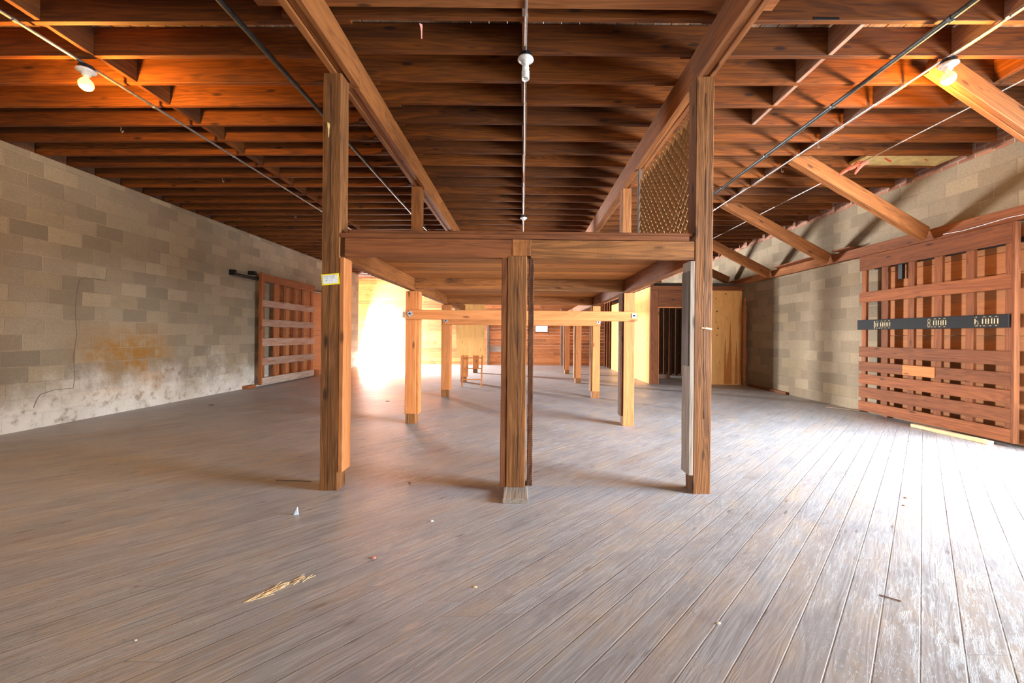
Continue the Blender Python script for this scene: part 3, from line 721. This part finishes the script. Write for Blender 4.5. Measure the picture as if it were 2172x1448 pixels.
for (xc, w2, zt) in ((5.42, .035, 1.35), (5.55, .05, 1.72), (5.72, .04, 1.2), (5.50, .06, .9)):
    ps.append(prism([(xc-w2, EY-.001, .02), (xc+w2, EY-.001, .02), (xc+w2*.7, EY-.001, zt*.6), (xc, EY-.001, zt), (xc-w2*.8, EY-.001, zt*.55)], (0, .001, 0)))
for i, p in enumerate(ps):
    for q in p[0]: q.y -= .0015*i
build('drip_stain', ps, 'worn_drip', en)
build('side_sheet', [box(EX, EX+.018, EY+.092, 12.3, 0, 2.6, 'z')], 'ply', en)
build('side_sheet', [box(EX, EX+.018, 13.9, 15.4, 0, 2.45, 'z')], 'ply', en)
build('top_plate', [box(EX, EX+.09, EY+.06, 16.9, 2.625, 2.70, 'y')], 'redwood', en)
for y in (12.9, 13.4, 15.75, 16.2, 16.7): build('wall_stud', [box(EX, EX+.09, y, y+.045, 0, 2.62)], 'redwood', en)
for i in range(7): build('inner_slat', [box(4.3+i*.2+random.uniform(-.03,.03), 4.37+i*.2, 13.3, 13.34, 0, 2.6)], 'darkwood', en)
build('inner_sill', [box(3.6, 4.5, 12.2, 12.28, 0, .12, 'x')], 'worn', en)
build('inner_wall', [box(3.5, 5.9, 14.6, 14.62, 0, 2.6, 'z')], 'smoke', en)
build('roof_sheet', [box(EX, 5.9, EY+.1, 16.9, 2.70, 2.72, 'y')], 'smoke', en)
pp = thing('corner_pipe', (5.83, 10.55, 0), 'rust-brown foam-crusted pipe up the wall beside the plywood room', 'pipe')
build('pipe', [tube([(5.82, 10.5, .0), (5.82, 10.5, 2.3)], .03, 8)], 'rust', pp)
build('foam_crust', [tube([(5.82+random.uniform(-.012, .012), 10.5, .15+i*.12) for i in range(17)], [random.uniform(.035, .07) for i in range(17)], 9)], 'rust', pp)
one('far_stud', [box(1.62, 1.75, YF-.05, YF-.002, 0, 2.4)], 'worn', 'upright stud on the far wall right of the slit window', 'stud')
one('far_stud', [box(-1.50, -1.40, YF-.05, YF-.002, 0, 1.72)], 'smoke', 'dark upright on the far wall beside the plywood sheet', 'stud')
one('wall_pallet_board', [box(-1.38, .0, YF-.02, YF-.002, .55, .82, 'x')], 'grey', 'wide greyed board low on the far wall left of the window', 'board')

# ------------------------------------------------------------------ left wall: crack
def crackpath(pts): return [tube([(XL+.001, y, z) for y, z in pts], .004, 5)]
cr = build('wall_crack', crackpath([(5.13, .27), (5.16, .36), (5.20, .43), (5.36, .47), (5.58, .46), (5.60, .6), (5.58, .9), (5.62, 1.2), (5.60, 1.5), (5.61, 1.78), (5.65, 1.98), (5.72, 2.02), (6.0, 2.02), (6.02, 2.2)]), 'smoke')
tag(cr, 'thin stepped crack in the left block wall', 'crack')

# ------------------------------------------------------------------ tag on the front left post
tg = thing('post_tag', (-1.53, 3.19, 1.63), 'handwritten white card with yellow border pinned to the front left post', 'sign')
ca, sa = math.cos(math.radians(5)), math.sin(math.radians(5)); c0 = Vector((-1.531, 3.188, 1.685))
ex = Vector((ca, 0, sa)); ez = Vector((-sa, 0, ca))
build('yellow_border', [piece(c0-ex*.070, c0+ex*.070, .003, .088, ez, c=.0005)], 'yellow', tg)
build('white_card', [piece(c0-ex*.060+Vector((0, -.0025, 0)), c0+ex*.058+Vector((0, -.0025, 0)), .001, .066, ez, c=.0002)], 'paper', tg)
ps = []; rr = random.Random(4)
def scribble(x0, x1, zc, amp, n):
    pts = [c0+ex*(x0+(x1-x0)*i/n)+ez*(zc+rr.uniform(-amp, amp))+Vector((0, -.0035, 0)) for i in range(n+1)]
    return tube(pts, .0008, 4)
for (x0, x1, zc) in ((-.055, -.035, .022), (-.028, -.016, .022), (-.011, .014, .023), (.02, .038, .024), (-.04, -.012, .008), (0, .036, .010)): ps.append(scribble(x0, x1, zc, .004, 9))
ps.append(scribble(-.034, -.026, -.010, .006, 5)); ps.append(scribble(-.01, -.004, -.008, .001, 2)); ps.append(scribble(.004, .016, -.006, .003, 6))
build('handwriting', ps, 'ink', tg)
one('nail_rag', [tuft((-1.56, 3.19, 2.93), .06, .012, (.1, -.1, -1), 14, 5)], 'kraft', 'small pale rag on a nail high on the front left post', 'scrap')

# ------------------------------------------------------------------ litter on the floor
def at(px, py, z=0.0):
    dx, dy = px-PX, py-PY; c, s = math.cos(ROLL), math.sin(ROLL)
    du = dx*c+dy*s; dv = -dx*s+dy*c
    Y = F*(1.25-z)/dv; return Vector((du*Y/F, Y, z))
ps = []; rr = random.Random(6)
for i in range(34):
    t = rr.random(); c = at(540+t*115, 1268-t*44+rr.uniform(-3, 3)) + Vector((rr.uniform(-.015, .015), rr.uniform(-.015, .015), 0))
    an = math.radians(45+rr.gauss(0, 14)); l = rr.uniform(.02, .10)*(1.25-t*.8); d = Vector((math.cos(an), math.sin(an), 0))
    ps.append(piece(c-d*l*.5+Vector((0, 0, .002)), c+d*l*.5+Vector((0, 0, .003+rr.random()*.01)), .0025, .002, c=.0003))
tag(build('splinters', ps, 'straw'), 'long pale wood splinters along a floor seam in the left foreground', 'splinters', None, 'stuff')
def chip(px, py, s, lab, mat, seed, flat=.5, name='floor_chip', cat='chip'):
    r = random.Random(seed); p = at(px, py); V = []; 
    for k, (rad, z) in enumerate(((1, 0), (.9, flat), (.3, flat*1.3))):
        for q in range(6):
            a = q*math.pi/3+r.uniform(-.25, .25); V.append(p+Vector((math.cos(a)*rad*s*r.uniform(.7, 1.2), math.sin(a)*rad*s*r.uniform(.7, 1.2)*.7, z*s)))
    Fc = [tuple(range(5, -1, -1))]+[(k*6+q, k*6+(q+1) % 6, (k+1)*6+(q+1) % 6, (k+1)*6+q) for k in range(2) for q in range(6)]+[tuple(12+q for q in range(6))]
    one(name, [(V, Fc, [v.copy() for v in V], r.random())], mat, lab, cat)
sh = at(627, 1092)
one('glass_shard', [prism([sh+Vector((-.014, 0, .0)), sh+Vector((.014, .004, .0)), sh+Vector((.008, .002, .052))], (.002, .006, 0))], 'shard', 'small pointed blue-white shard standing on the floor left of the front left post', 'shard')
chip(916, 1105, .011, 'tiny white chip on the floor before the front posts', 'chip', 2)
chip(793, 1183, .013, 'small pink crumb on the floor in front of the front left post', 'pink', 3)
chip(869, 1024, .014, 'brown crumb on the floor between the front left and centre posts', 'redwood', 4)
chip(1524, 1322, .010, 'small white pebble on the pale floor at bottom right', 'chip', 5)
chip(1921, 1056, .016, 'rusty leaf crumb on the bright floor at right', 'rust', 6, .3)
chip(1917, 1072, .014, 'second rusty crumb just below the first on the bright floor', 'rust', 7, .3)
chip(288, 1358, .006, 'tiny white speck on the dark floor at bottom left', 'chip', 8)
chip(448, 859, .05, 'dark flat chip on the floor near the left wall', 'smoke', 9, .15)
chip(822, 851, .05, 'green-grey scrap on the bright floor behind the front left post', 'smoke', 10, .1)
chip(1008, 1245, .010, 'curled splinter on the middle foreground floor', 'straw', 12, .4)
p0, p1 = at(500, 1021)+Vector((0, 0, .003)), at(575, 1021)+Vector((0, 0, .003))
p0, p1 = at(585, 1019)+Vector((0, 0, .003)), at(660, 1021)+Vector((0, 0, .003))
one('thin_stick', [piece(p0, p1, .006, .005)], 'smoke', 'thin dark stick on the floor left of the front left post', 'stick')
p0, p1 = at(1865, 1262)+Vector((0, 0, .003)), at(1912, 1276)+Vector((0, 0, .003))
one('thin_stick', [piece(p0, p1, .004, .004)], 'redwood', 'thin reddish twig on the pale floor at lower right', 'stick')
